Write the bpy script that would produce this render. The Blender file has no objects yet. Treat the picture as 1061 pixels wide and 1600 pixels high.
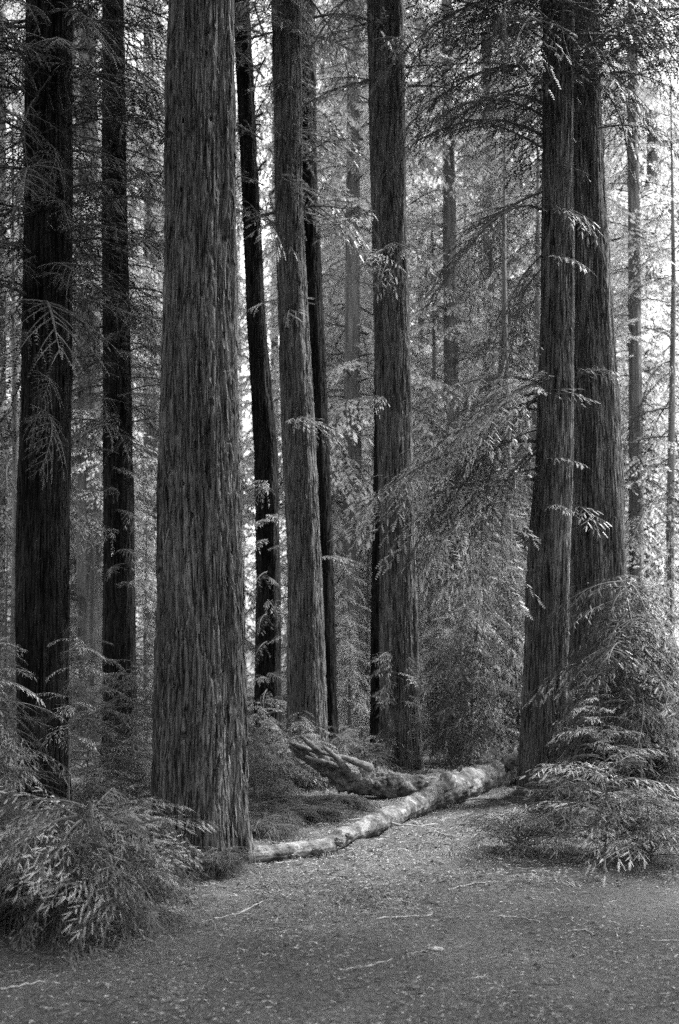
import bpy, math, random
import numpy as np
from mathutils import Matrix, Vector

# ------------------------------------------------------------------ camera, sky, sun, exposure
F, CX, HY, CAMZ = 1700.0, 530.5, 1030.0, 1.65      # photo pixels: focal length, centre column, horizon row
scene = bpy.context.scene
COL = scene.collection
cam_d = bpy.data.cameras.new('camera')
cam = bpy.data.objects.new('camera', cam_d); COL.objects.link(cam)
cam.location = (0, 0, CAMZ); cam.rotation_euler = (math.radians(90), 0, 0)
cam_d.sensor_fit = 'VERTICAL'; cam_d.sensor_height = 36; cam_d.sensor_width = 24
cam_d.lens = 36 * F / 1600
cam_d.shift_y = (HY - 800) / 1600
cam_d.clip_start = 0.1; cam_d.clip_end = 2000
cam_d.dof.use_dof = True; cam_d.dof.focus_distance = 9.8; cam_d.dof.aperture_fstop = 1.8
scene.camera = cam

SUN_EL, SUN_AZ = math.radians(56), math.radians(62)   # azimuth clockwise from +Y: from the right, beyond the trees
world = bpy.data.worlds.new('World'); scene.world = world; world.use_nodes = True
wn, wl = world.node_tree.nodes, world.node_tree.links
bg = wn['Background']
sky = wn.new('ShaderNodeTexSky'); sky.sky_type = 'NISHITA'; sky.sun_disc = False
sky.sun_elevation = SUN_EL; sky.sun_rotation = SUN_AZ; sky.dust_density = 4.0
bw = wn.new('ShaderNodeRGBToBW')
wl.new(sky.outputs[0], bw.inputs[0]); wl.new(bw.outputs[0], bg.inputs[0])
bg.inputs[1].default_value = 0.15
sun_d = bpy.data.lights.new('sun', 'SUN'); sun_d.energy = 3.4; sun_d.angle = math.radians(12)
sun = bpy.data.objects.new('sun', sun_d); COL.objects.link(sun)
sd = Vector((math.sin(SUN_AZ) * math.cos(SUN_EL), math.cos(SUN_AZ) * math.cos(SUN_EL), math.sin(SUN_EL)))
sun.rotation_euler = sd.to_track_quat('Z', 'Y').to_euler()
scene.view_settings.view_transform = 'Standard'; scene.view_settings.look = 'None'
scene.view_settings.exposure = 2.85; scene.view_settings.gamma = 1.0
scene.render.engine = 'CYCLES'
scene.cycles.use_denoising = False
scene.cycles.max_bounces = 4; scene.cycles.diffuse_bounces = 2; scene.cycles.glossy_bounces = 1
scene.cycles.transmission_bounces = 2; scene.cycles.volume_bounces = 1; scene.cycles.transparent_max_bounces = 4
scene.cycles.sample_clamp_indirect = 0.6; scene.cycles.sample_clamp_direct = 0.9
HAZE = 0.0

# ------------------------------------------------------------------ helpers
R = np.random.default_rng(7)
rnd = random.Random(11)

def tag(o, label=None, cat=None, group=None, kind=None):
    if label: o['label'] = label
    if cat: o['category'] = cat
    if group: o['group'] = group
    if kind: o['kind'] = kind
    return o

def empty(name, loc, label, cat, group=None):
    o = bpy.data.objects.new(name, None); COL.objects.link(o)
    o.location = loc; o.empty_display_size = 0.2
    return tag(o, label, cat, group)

def link(name, me, parent=None, loc=(0, 0, 0)):
    o = bpy.data.objects.new(name, me); COL.objects.link(o)
    o.location = loc
    if parent: o.parent = parent
    return o

def P(px, py, Y):
    return np.array([(px - CX) / F * Y, Y, CAMZ + (HY - py) / F * Y])

def mesh_from(name, V, Fc, mats, midx=None, smooth=False):
    Fc = np.asarray(Fc, dtype=np.int32); V = np.asarray(V, dtype=np.float32)
    me = bpy.data.meshes.new(name)
    n, k = Fc.shape
    me.vertices.add(len(V)); me.vertices.foreach_set('co', V.ravel())
    me.loops.add(n * k); me.loops.foreach_set('vertex_index', Fc.ravel())
    me.polygons.add(n)
    me.polygons.foreach_set('loop_start', np.arange(0, n * k, k, dtype=np.int32))
    me.polygons.foreach_set('loop_total', np.full(n, k, dtype=np.int32))
    if midx is not None: me.polygons.foreach_set('material_index', np.asarray(midx, dtype=np.int32))
    me.polygons.foreach_set('use_smooth', np.full(n, smooth, dtype=bool))
    for m in mats: me.materials.append(m)
    me.update(calc_edges=True); me.validate()
    return me

def _hash(i, j, k, s):
    h = (i * 374761393 + j * 668265263 + k * 2147483647 + s * 974634777) & 0xffffffff
    h = ((h ^ (h >> 13)) * 1274126177) & 0xffffffff
    h = (h ^ (h >> 16)) & 0xffffffff
    return h
def perlin(x, y, z, s=0):
    x, y, z = np.broadcast_arrays(x, y, z)
    xi, yi, zi = (np.floor(a).astype(np.int64) for a in (x, y, z))
    xf, yf, zf = x - xi, y - yi, z - zi
    u, v, w = (t * t * t * (t * (t * 6 - 15) + 10) for t in (xf, yf, zf))
    def g(di, dj, dk):
        h = _hash(xi + di, yi + dj, zi + dk, s)
        gx = ((h & 255) / 127.5) - 1; gy = (((h >> 8) & 255) / 127.5) - 1; gz = (((h >> 16) & 255) / 127.5) - 1
        return gx * (xf - di) + gy * (yf - dj) + gz * (zf - dk)
    def l(a, b, t): return a + (b - a) * t
    return l(l(l(g(0,0,0), g(1,0,0), u), l(g(0,1,0), g(1,1,0), u), v),
             l(l(g(0,0,1), g(1,0,1), u), l(g(0,1,1), g(1,1,1), u), v), w) * 1.3

# ------------------------------------------------------------------ materials (a monochrome world: every base colour is a grey)
def mat(name, lo, hi, scale, rough=0.85, spec=0.25, bump=0.0, bscale=None, bdist=0.01, trans=0.0, objvar=0.0, detail=8, contrast=(0.35, 0.65), distort=0.0, patch=None):
    m = bpy.data.materials.new(name); m.use_nodes = True
    N, L = m.node_tree.nodes, m.node_tree.links
    b = N['Principled BSDF']
    b.inputs['Roughness'].default_value = rough
    b.inputs['Specular IOR Level'].default_value = spec
    tc = N.new('ShaderNodeTexCoord')
    mp = N.new('ShaderNodeMapping'); mp.inputs['Scale'].default_value = scale
    L.new(tc.outputs['Object'], mp.inputs[0])
    nz = N.new('ShaderNodeTexNoise'); nz.inputs['Scale'].default_value = 1; nz.inputs['Detail'].default_value = detail
    nz.inputs['Roughness'].default_value = 0.65
    nz.inputs['Distortion'].default_value = distort
    L.new(mp.outputs[0], nz.inputs[0])
    rp = N.new('ShaderNodeValToRGB')
    rp.color_ramp.elements[0].position = contrast[0]; rp.color_ramp.elements[0].color = (lo, lo, lo, 1)
    rp.color_ramp.elements[1].position = contrast[1]; rp.color_ramp.elements[1].color = (hi, hi, hi, 1)
    L.new(nz.outputs[0], rp.inputs[0])
    col = rp.outputs[0]
    if patch:
        mp3 = N.new('ShaderNodeMapping'); mp3.inputs['Scale'].default_value = patch[0]; L.new(tc.outputs['Object'], mp3.inputs[0])
        n3 = N.new('ShaderNodeTexNoise'); n3.inputs['Scale'].default_value = 1; n3.inputs['Detail'].default_value = 5; L.new(mp3.outputs[0], n3.inputs[0])
        m3 = N.new('ShaderNodeMapRange'); m3.inputs['From Min'].default_value = 0.36; m3.inputs['From Max'].default_value = 0.64
        m3.inputs['To Min'].default_value = patch[1]; m3.inputs['To Max'].default_value = patch[2]; L.new(n3.outputs[0], m3.inputs[0])
        v3 = N.new('ShaderNodeVectorMath'); v3.operation = 'SCALE'; L.new(col, v3.inputs[0]); L.new(m3.outputs[0], v3.inputs['Scale']); col = v3.outputs[0]
    if objvar:
        oi = N.new('ShaderNodeObjectInfo')
        mr = N.new('ShaderNodeMapRange'); mr.inputs['To Min'].default_value = 1 - objvar; mr.inputs['To Max'].default_value = 1 + objvar
        L.new(oi.outputs['Random'], mr.inputs[0])
        mx = N.new('ShaderNodeVectorMath'); mx.operation = 'SCALE'
        L.new(col, mx.inputs[0]); L.new(mr.outputs[0], mx.inputs['Scale']); col = mx.outputs[0]
    L.new(col, b.inputs['Base Color'])
    if bump:
        mp2 = N.new('ShaderNodeMapping'); mp2.inputs['Scale'].default_value = bscale or scale
        L.new(tc.outputs['Object'], mp2.inputs[0])
        n2 = N.new('ShaderNodeTexNoise'); n2.inputs['Scale'].default_value = 1; n2.inputs['Detail'].default_value = 6
        n2.inputs['Roughness'].default_value = 0.7
        L.new(mp2.outputs[0], n2.inputs[0])
        bp = N.new('ShaderNodeBump'); bp.inputs['Strength'].default_value = bump; bp.inputs['Distance'].default_value = bdist
        L.new(n2.outputs[0], bp.inputs['Height']); L.new(bp.outputs[0], b.inputs['Normal'])
    if trans:
        t = N.new('ShaderNodeBsdfTranslucent'); L.new(col, t.inputs[0])
        ms = N.new('ShaderNodeMixShader'); ms.inputs[0].default_value = trans
        out = N['Material Output']
        L.new(b.outputs[0], ms.inputs[1]); L.new(t.outputs[0], ms.inputs[2]); L.new(ms.outputs[0], out.inputs['Surface'])
    return m

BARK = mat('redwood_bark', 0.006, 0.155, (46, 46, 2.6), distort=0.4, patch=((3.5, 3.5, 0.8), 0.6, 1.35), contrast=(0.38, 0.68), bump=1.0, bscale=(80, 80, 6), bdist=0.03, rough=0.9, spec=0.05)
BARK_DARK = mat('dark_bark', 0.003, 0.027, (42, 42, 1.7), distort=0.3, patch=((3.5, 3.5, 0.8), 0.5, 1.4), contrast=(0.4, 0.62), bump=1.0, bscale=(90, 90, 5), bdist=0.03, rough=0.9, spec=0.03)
BARK_PALE = mat('hazed_bark', 0.06, 0.17, (14, 14, 1.2), rough=0.9, spec=0.2)  # haze on the farther trunks is put into this paler grey
TWIG = mat('twig_bark', 0.03, 0.08, (30, 30, 30), rough=0.8)
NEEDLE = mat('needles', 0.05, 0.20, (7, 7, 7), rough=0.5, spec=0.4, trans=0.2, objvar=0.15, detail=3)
NEEDLE_DARK = mat('shaded_needles', 0.004, 0.028, (9, 9, 9), rough=0.55, spec=0.3, trans=0.2, objvar=0.25, detail=3)  # darkened needle copy: shade of undergrowth and canopy put into the colour
NEEDLE_MID = mat('sunlit_needles', 0.32, 0.66, (2, 2, 2), rough=0.55, spec=0.35, trans=0.4, objvar=0.2, detail=4)  # brightened needle copy: light on the background foliage put into the colour
NEEDLE_FAR = mat('far_needles', 0.36, 0.70, (0.9, 0.9, 0.9), rough=0.6, spec=0.3, trans=0.5, objvar=0.25, detail=4)  # raised grey paints the brightness of the distance onto the needles
WOOD = mat('weathered_wood', 0.015, 0.125, (12, 26, 26), distort=0.6, patch=((6, 6, 6), 0.08, 1.6), bump=1.0, bscale=(60, 25, 60), bdist=0.01, rough=0.8, spec=0.25)
WOOD_DARK = mat('rotten_wood', 0.03, 0.16, (9, 9, 9), bump=1.0, bscale=(40, 40, 40), bdist=0.015, rough=0.9)
STICK = mat('bare_stick', 0.12, 0.28, (20, 20, 20), rough=0.75)
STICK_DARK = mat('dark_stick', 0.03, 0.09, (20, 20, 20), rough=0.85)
LITTER = mat('dry_litter', 0.03, 0.3, (37, 37, 37), rough=0.8, detail=2, contrast=(0.3, 0.7))
LITTER_DARK = mat('dark_litter', 0.02, 0.08, (25, 25, 25), rough=0.9, detail=2)

def soil_material():
    m = bpy.data.materials.new('forest_soil'); m.use_nodes = True
    N, L = m.node_tree.nodes, m.node_tree.links
    b = N['Principled BSDF']; b.inputs['Roughness'].default_value = 0.95; b.inputs['Specular IOR Level'].default_value = 0.15
    tc = N.new('ShaderNodeTexCoord')
    def noise(sc, det, rough=0.6):
        n = N.new('ShaderNodeTexNoise'); n.inputs['Scale'].default_value = sc; n.inputs['Detail'].default_value = det
        n.inputs['Roughness'].default_value = rough; L.new(tc.outputs['Object'], n.inputs[0]); return n
    a, c, d = noise(0.9, 5), noise(38, 6, 0.75), noise(140, 3, 0.7)
    def ramp(src, p0, c0, p1, c1):
        r = N.new('ShaderNodeValToRGB'); e = r.color_ramp.elements
        e[0].position = p0; e[0].color = (c0,)*3 + (1,); e[1].position = p1; e[1].color = (c1,)*3 + (1,)
        L.new(src, r.inputs[0]); return r.outputs[0]
    r1 = ramp(a.outputs[0], 0.3, 0.038, 0.7, 0.09)
    r2 = ramp(c.outputs[0], 0.36, 0.3, 0.66, 1.7)
    r3 = ramp(d.outputs[0], 0.3, 0.6, 0.72, 1.5)
    m1 = N.new('ShaderNodeVectorMath'); m1.operation = 'MULTIPLY'; L.new(r1, m1.inputs[0]); L.new(r2, m1.inputs[1])
    m2 = N.new('ShaderNodeVectorMath'); m2.operation = 'MULTIPLY'; L.new(m1.outputs[0], m2.inputs[0]); L.new(r3, m2.inputs[1])
    L.new(m2.outputs[0], b.inputs['Base Color'])
    bp = N.new('ShaderNodeBump'); bp.inputs['Strength'].default_value = 1.0; bp.inputs['Distance'].default_value = 0.02
    ad = N.new('ShaderNodeMath'); ad.operation = 'ADD'; L.new(c.outputs[0], ad.inputs[0]); L.new(d.outputs[0], ad.inputs[1])
    L.new(ad.outputs[0], bp.inputs['Height']); L.new(bp.outputs[0], b.inputs['Normal'])
    return m
SOIL = soil_material()

# ------------------------------------------------------------------ ground
def path_side(x, y):            # metres beyond the trail edge (positive = forest side)
    ex = -1.9; ey = 5.9; dx, dy = 4.4, 2.1
    n = math.hypot(dx, dy)
    return ((y - ey) * dx - (x - ex) * dy) / n + 0.25 * perlin(x * 0.7, y * 0.7, 0.0, 5)
def ground_h(x, y):
    x = np.asarray(x, float); y = np.asarray(y, float)
    off = np.clip(path_side(x, y) / 0.8, 0, 1); off = off * off * (3 - 2 * off)
    h = 0.05 * off + 0.03 * perlin(x * 0.6, y * 0.6, 0.3, 1)
    h = h + (0.010 + 0.035 * off) * perlin(x * 2.6, y * 2.6, 0.1, 2) + (0.004 + 0.016 * off) * perlin(x * 9, y * 9, 0.7, 3)
    for bx, by, br in ((-1.16, 9.0, 0.42), (-3.16, 11.6, 0.35), (-1.12, 17, 0.3), (-0.46, 16, 0.32), (0.87, 15.4, 0.36), (2.39, 13, 0.3), (3.46, 14.6, 0.45)):
        h = h + 0.09 * np.exp(-np.clip(np.hypot(x - bx, y - by) - br, 0, 9) / 0.28) * (1 + 0.6 * perlin(x * 4, y * 4, 0.5, 6))
    far = np.clip((np.hypot(x, y) - 22) / 40, 0, 1)
    return h - 0.06 + 0.5 * far * perlin(x * 0.08, y * 0.08, 0.2, 4)
def axis(lo, hi, step, far):
    a = list(np.arange(lo, hi + step / 2, step)); s = step
    r = [a[-1]]
    while r[-1] < far: s *= 1.13; r.append(r[-1] + s)
    s = step; l = [a[0]]
    while l[-1] > -far: s *= 1.13; l.append(l[-1] - s)
    return np.array(l[:0:-1] + a + r[1:])
gx, gy = axis(-4.5, 5.5, 0.04, 400), axis(3.0, 14.0, 0.04, 400)
X, Yg = np.meshgrid(gx, gy)
V = np.stack([X, Yg, ground_h(X, Yg)], -1).reshape(-1, 3)
nx, ny = len(gx), len(gy)
i = np.arange(ny - 1)[:, None] * nx + np.arange(nx - 1)[None]
Q = np.stack([i, i + 1, i + nx + 1, i + nx], -1).reshape(-1, 4)
tag(link('ground', mesh_from('ground', V, Q, [SOIL], smooth=True)), kind='structure')

def gz(x, y): return float(ground_h(np.array([x]), np.array([y]))[0])

# ------------------------------------------------------------------ leaf litter (small bits lying on the ground)
def litter(name, n, seed, m, lmin, lmax, wmin, wmax, tilt, region):
    r = np.random.default_rng(seed)
    y = 4.2 + (region[1] - 4.2) * r.random(n * 3) ** 1.5
    x = (r.random(n * 3) - 0.5) * 0.78 * (y + 1.0)
    ps = path_side(x, y)
    keep = r.random(n * 3) < np.clip(0.28 + 0.9 * ps, region[0], 1) * (0.5 + 0.9 * perlin(x * 1.7, y * 1.7, 0, 9))
    x, y = x[keep][:n], y[keep][:n]; n = len(x)
    z = ground_h(x, y) + 0.004 + r.random(n) * 0.008
    a = r.random(n) * 6.283; t = (r.random(n) - 0.5) * tilt
    a = np.where(r.random(n) < 0.5, a * 0.15, a)
    D = np.stack([np.cos(a) * np.cos(t), np.sin(a) * np.cos(t), np.sin(t)], -1)
    rl = (r.random(n) - 0.5) * 1.4
    S = np.stack([-np.sin(a) * np.cos(rl), np.cos(a) * np.cos(rl), np.sin(rl)], -1)
    l = (lmin + (lmax - lmin) * r.random(n) ** 2.2)[:, None]; w = (wmin + (wmax - wmin) * r.random(n))[:, None]
    O = np.stack([x, y, z], -1)
    B = np.cross(D, S) * l * (r.random((n, 1)) * 0.25)
    V = np.stack([O - D * l, O + S * w + B, O + D * l, O - S * w + B], 1).reshape(-1, 3)
    b = np.arange(n)[:, None] * 4
    T = np.concatenate([b + [0, 3, 1], b + [1, 3, 2]])
    return link(name, mesh_from(name, V, T, [m]))
tag(litter('leaf_litter', 90000, 3, LITTER, 0.005, 0.026, 0.001, 0.0048, 0.9, (0.3, 22)), 'pale dry needle and leaf litter scattered over the forest floor', 'leaf litter', kind='stuff')
tag(litter('bark_litter', 40000, 4, LITTER_DARK, 0.008, 0.045, 0.002, 0.009, 0.6, (0.25, 22)), 'dark bark flakes and twig bits scattered over the forest floor', 'leaf litter', kind='stuff')

tag(litter('twig_litter', 2600, 8, STICK, 0.03, 0.09, 0.0012, 0.0025, 0.2, (0.1, 20)), 'thin dead twigs strewn over the forest floor', 'twig litter', kind='stuff')

# ------------------------------------------------------------------ tubes, trunks
def tube(pts, rad, seg=6, cap=True):
    pts = np.asarray(pts, float); rad = np.asarray(rad, float)
    T = np.gradient(pts, axis=0); T /= np.linalg.norm(T, axis=1)[:, None] + 1e-9
    ref = np.array([0.0, 0, 1]) if abs(T[0][2]) < 0.9 else np.array([1.0, 0, 0])
    S = np.cross(T, ref); S /= np.linalg.norm(S, axis=1)[:, None] + 1e-9
    U = np.cross(S, T)
    a = np.linspace(0, 2 * math.pi, seg, endpoint=False)
    V = pts[:, None] + rad[:, None, None] * (np.cos(a)[None, :, None] * S[:, None] + np.sin(a)[None, :, None] * U[:, None])
    n = len(pts)
    i = np.arange(n - 1)[:, None] * seg; j = np.arange(seg)[None]; j2 = (j + 1) % seg
    Q = np.stack([i + j, i + j2, i + seg + j2, i + seg + j], -1).reshape(-1, 4)
    return V.reshape(-1, 3), Q, (S, U, T, a)
def tris(Q): return np.concatenate([Q[:, [0, 1, 2]], Q[:, [0, 2, 3]]])

def smooth_interp(x, xs, ys):
    return np.interp(x, xs, ys)

def trunk_mesh(name, prof, Y, top, m, seed, amp=0.014, res=0.009, dz=0.025, flare=0.25, lobes=5, knots=0, freq=24.0, zstretch=14.0, slivers=110, twist=0.15):
    """prof: (py, left, right) photo edges at distance Y. Returns mesh relative to its base and the base point."""
    prof = sorted(prof, key=lambda p: -p[0])
    zs = np.array([CAMZ + (HY - p[0]) / F * Y for p in prof])
    cx = np.array([((p[1] + p[2]) / 2 - CX) / F * Y for p in prof])
    rr = np.array([(p[2] - p[1]) / 2 / F * Y for p in prof])
    # carry on above the frame
    sl = (cx[-1] - cx[-2]) / (zs[-1] - zs[-2])
    sl = max(-0.02, min(0.02, sl))
    zs = np.append(zs, top); cx = np.append(cx, cx[-1] + sl * (top - zs[-2])); rr = np.append(rr, rr[-1] * 0.35)
    base = np.array([cx[0], Y, gz(cx[0], Y)])
    frame_top = CAMZ + HY / F * Y + 0.4
    z1 = np.arange(base[2] - 0.25, frame_top, dz); z2 = np.arange(frame_top, top, dz * 8)
    z = np.concatenate([z1, z2])
    nt = max(24, int(2 * math.pi * rr[0] / res))
    th = np.linspace(0, 2 * math.pi, nt, endpoint=False)
    k = np.ones(5) / 5
    c = smooth_interp(z, zs, cx); r0 = smooth_interp(z, zs, rr)
    Z, TH = np.meshgrid(z, th, indexing='ij')
    r0 = r0[:, None] * np.ones_like(TH)
    hb = np.clip(Z - base[2], 0, None)
    fl = flare * np.exp(-hb / 0.35) * (0.5 + 0.5 * np.sin(TH * lobes + seed + 0.8 * np.sin(TH * 2 + seed)))
    lob = 0.035 * np.sin(TH * (lobes + 2) + seed * 2 + Z * 0.12) + 0.03 * perlin(np.cos(TH) * 1.5, np.sin(TH) * 1.5, Z * 0.4, seed)
    rad = r0 * (1 + fl + lob)
    tw = TH + twist * perlin(0.3, 0.7, Z * 0.35, seed + 3) + 0.05 * perlin(np.cos(TH) * 3, np.sin(TH) * 3, Z * 1.4, seed + 4)
    q = r0 * freq
    xx, yy, zz = np.cos(tw) * q, np.sin(tw) * q, Z * freq / zstretch
    n1 = perlin(xx, yy, zz, seed + 5)
    n2 = perlin(xx * 2.3, yy * 2.3, zz * 1.7, seed + 6)
    n0 = perlin(xx * 0.45, yy * 0.45, zz * 0.4, seed + 7)
    groove = np.exp(-(n1 / 0.10) ** 2) + 0.6 * np.exp(-(n2 / 0.09) ** 2)
    rad = rad + amp * (n2 * 0.5 + n0 * 1.1 - 1.15 * groove)
    rs = np.random.default_rng(seed)
    for _ in range(knots):
        kz = base[2] + 0.8 + rs.random() * (frame_top - base[2]); kt = math.pi + rs.random() * math.pi
        s = 0.009 + rs.random() * 0.013
        d2 = ((TH - kt + math.pi) % (2 * math.pi) - math.pi) ** 2 * r0 ** 2 + (Z - kz) ** 2 * 1.0 + 0.00012 * perlin(TH * 9, Z * 30, 0.0, 5)
        rad = rad - 0.07 * np.exp(-d2 / s ** 2)
    V = np.stack([c[:, None] + np.cos(TH) * rad - base[0], np.sin(TH) * rad, Z - base[2]], -1).reshape(-1, 3)
    nz_ = len(z)
    ns = int(slivers * 2 * math.pi * r0[0, 0] * (frame_top - base[2]))
    if ns:
        si = rs.integers(4, max(5, len(z1) - 30), ns); sj = rs.integers(0, nt, ns)
        ln = 0.05 + 0.26 * rs.random(ns) ** 2; wd = 0.003 + 0.009 * rs.random(ns); lift = 0.005 + 0.024 * rs.random(ns) ** 2
        up_ = np.where(rs.random(ns) < 0.75, -1.0, 1.0)          # most strips hang loose at their lower end
        rows = []
        for f, lf in ((0, -0.002), (0.5, 0.006), (1.0, 1.0)):
            zz_ = z[si] + up_ * ln * f; ii = np.clip(np.searchsorted(z, zz_), 0, nz_ - 1)
            rr_ = rad[ii, sj] + (lf if f < 1 else lift); cc_ = c[ii]
            tt_ = TH[0, sj] + (rs.random(ns) - 0.5) * 0.04 * f
            for sg in (-1, 1):
                ta = tt_ + sg * wd * (1 - 0.7 * f) / rr_
                rows.append(np.stack([cc_ + np.cos(ta) * rr_ - base[0], np.sin(ta) * rr_, zz_ - base[2]], -1))
        SV = np.stack(rows, 1).reshape(-1, 3); b_ = len(V) + np.arange(ns)[:, None] * 6
        V = np.concatenate([V, SV])
        SQ = np.concatenate([b_ + [0, 1, 3, 2], b_ + [2, 3, 5, 4]])
    else: SQ = np.zeros((0, 4), int)
    i = np.arange(nz_ - 1)[:, None] * nt; j = np.arange(nt)[None]; j2 = (j + 1) % nt
    Q = np.stack([i + j, i + j2, i + nt + j2, i + nt + j], -1).reshape(-1, 4)
    return mesh_from(name, V, np.concatenate([Q, SQ]), [m], smooth=True), base

# ------------------------------------------------------------------ foliage sprays
def rot_about(v, axis, a):
    c, s = math.cos(a), math.sin(a)
    return v * c + np.cross(axis, v) * s + axis * np.dot(axis, v) * (1 - c)
def unit(v): return v / (np.linalg.norm(v) + 1e-9)

def twig_geo(O, D, U, L, lod, r):
    n = len(O)
    S = np.cross(U, D); S /= np.linalg.norm(S, axis=1)[:, None] + 1e-9
    U = np.cross(D, S)
    if lod == 2:
        w = (L * (0.19 + 0.12 * r.random(n)))[:, None]; l = L[:, None]
        sag = np.array([0, 0, -1.0]) * l * 0.12
        M = O + D * l * 0.45
        V = np.stack([O, M + S * w - U * w * 0.35, O + D * l + sag, M - S * w - U * w * 0.35], 1).reshape(-1, 3)
        b = np.arange(n)[:, None] * 4
        return V, np.concatenate([b + [0, 2, 1], b + [0, 3, 2]])
    m = 10 if lod == 0 else 5
    nl, nw = (0.0115, 0.0024) if lod == 0 else (0.0145, 0.0065)
    t = (np.arange(m) + 0.5) / m
    prof = np.sin(np.pi * np.clip(t * 0.8 + 0.15, 0, 1)) ** 0.6
    tt = np.repeat(t, 2); pr = np.repeat(prof, 2); sg = np.tile([1.0, -1.0], m)
    l = L[:, None, None]
    C = O[:, None] + D[:, None] * (tt[None, :, None] * l) + np.array([0, 0, -1.0]) * (tt ** 2)[None, :, None] * l * 0.16
    j = r.random((n, 2 * m, 1)) * 0.3 + 0.85
    ln = nl * pr[None, :, None] * j * np.clip(L / 0.07, 0.7, 1.3)[:, None, None]
    tip = C + S[:, None] * (sg[None, :, None] * ln * 0.86) + D[:, None] * ln * 0.5 - U[:, None] * ln * 0.12
    A = C - D[:, None] * nw; B = C + D[:, None] * nw
    V1 = np.stack([A, B, tip], 2).reshape(-1, 3)
    T1 = np.arange(len(V1)).reshape(-1, 3)
    sw = 0.0016 if lod == 0 else 0.0024
    e = O + D * L[:, None] + np.array([0, 0, -1.0]) * (L * 0.16)[:, None]
    V2 = np.stack([O - S * sw, O + S * sw, e], 1).reshape(-1, 3)
    T2 = np.arange(len(V2)).reshape(-1, 3) + len(V1)
    return np.concatenate([V1, V2]), np.concatenate([T1, T2])

def spray(L, seed, lod, droop=0.25, bl=0.42, spacing=None, tw_len=None, tw_sp=None, flat=0.25):
    """a redwood bough along +X: rachis, alternate side shoots, each set with flat two-ranked twigs"""
    r = np.random.default_rng(seed)
    spacing = spacing or (0.042, 0.05, 0.11)[lod]; tw_len = tw_len or (0.07, 0.085, 0.155)[lod]; tw_sp = tw_sp or (0.027, 0.034, 0.06)[lod]
    Vs, Ts, Ms, off = [], [], [], 0
    def add(V, T, mi):
        nonlocal off
        Vs.append(V); Ts.append(T + off); Ms.append(np.full(len(T), mi)); off += len(V)
    wob = (r.random(2) - 0.5) * 0.25
    def axis_pt(t): return np.array([L * t, wob[0] * L * t * t, -droop * L * t ** 1.8 + 0.05 * L * math.sin(t * 3)])
    ts = np.linspace(0, 1, 9); pts = np.array([axis_pt(t) for t in ts])
    V, Q, _ = tube(pts, np.linspace(0.011, 0.0015, 9) * max(0.35, L ** 0.8), 5); add(V, tris(Q), 1)
    TO, TD, TU, TL = [], [], [], []
    n = int(L * 0.96 / spacing)
    for k in range(n):
        t = 0.06 + 0.94 * (k + r.random() * 0.6) / n
        if t > 1: continue
        o = axis_pt(t); d = unit(axis_pt(min(1, t + 0.02)) - axis_pt(t - 0.02))
        side = 1 if k % 2 else -1
        shape = (0.35 + 0.65 * min(1, t / 0.35)) * (1 - t) ** 0.55 + 0.1
        l = bl * L * shape * (0.4 + 0.8 * r.random())
        up = unit(np.array([0, (r.random() - 0.5) * flat * 2, 1.0]))
        dd = unit(rot_about(d, up, side * (math.radians(48 + 20 * (r.random() - 0.5)))) + np.array([0, 0, (r.random() - 0.6) * flat]))
        m = max(2, int(l / tw_sp)); dz = 0.08 + 0.3 * r.random() * (0.3 + droop)
        def bp(s): return o + dd * l * s + np.array([0, 0, -dz * l * s * s]) + d * l * 0.15 * s * s
        pv = np.array([bp(s) for s in np.linspace(0, 1, 4)])
        V, Q, _ = tube(pv, np.linspace(0.0032, 0.001, 4) * (1 + lod * 0.6), 3); add(V, tris(Q), 1)
        for q in range(m):
            s = (q + 0.3 + 0.5 * r.random()) / m
            sd2 = 1 if q % 2 else -1
            if r.random() < 0.1: continue
            p = bp(s); ax = unit(bp(s + 0.05) - bp(s - 0.05))
            upv = unit(np.array([(r.random() - 0.5) * 0.7, (r.random() - 0.5) * 0.7, 1.0]))
            td = unit(rot_about(ax, upv, sd2 * math.radians(38 + 22 * r.random())) + np.array([0, 0, -0.25 * r.random()]))
            TO.append(p); TD.append(td); TU.append(unit(upv + (r.random(3) - 0.5) * 0.5)); TL.append(tw_len * (0.5 + 0.8 * r.random()) * (1.15 - 0.45 * s))
        TO.append(bp(1)); TD.append(unit(bp(1) - bp(0.9))); TU.append(up); TL.append(tw_len)
    V, T = twig_geo(np.array(TO), np.array(TD), np.array(TU), np.array(TL), lod, r); add(V, T, 0)
    return np.concatenate(Vs), np.concatenate(Ts), np.concatenate(Ms)

def as_mesh(name, g, mats): return mesh_from(name, g[0], g[1], mats, g[2])
def merge(parts):
    Vs, Ts, Ms, off = [], [], [], 0
    for (V, T, M), mtx in parts:
        A = np.array(mtx)
        Vs.append(V @ A[:3, :3].T + A[:3, 3]); Ts.append(T + off); Ms.append(M); off += len(V)
    return np.concatenate(Vs), np.concatenate(Ts), np.concatenate(Ms)

def aim(o, yaw, pitch, roll=0.0, s=1.0):
    """matrix placing a bough at o, heading yaw (0 = +X), rising by pitch"""
    return Matrix.Translation(Vector(o)) @ Matrix.Rotation(yaw, 4, 'Z') @ Matrix.Rotation(-pitch, 4, 'Y') @ Matrix.Rotation(roll, 4, 'X') @ Matrix.Scale(s, 4)

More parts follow.
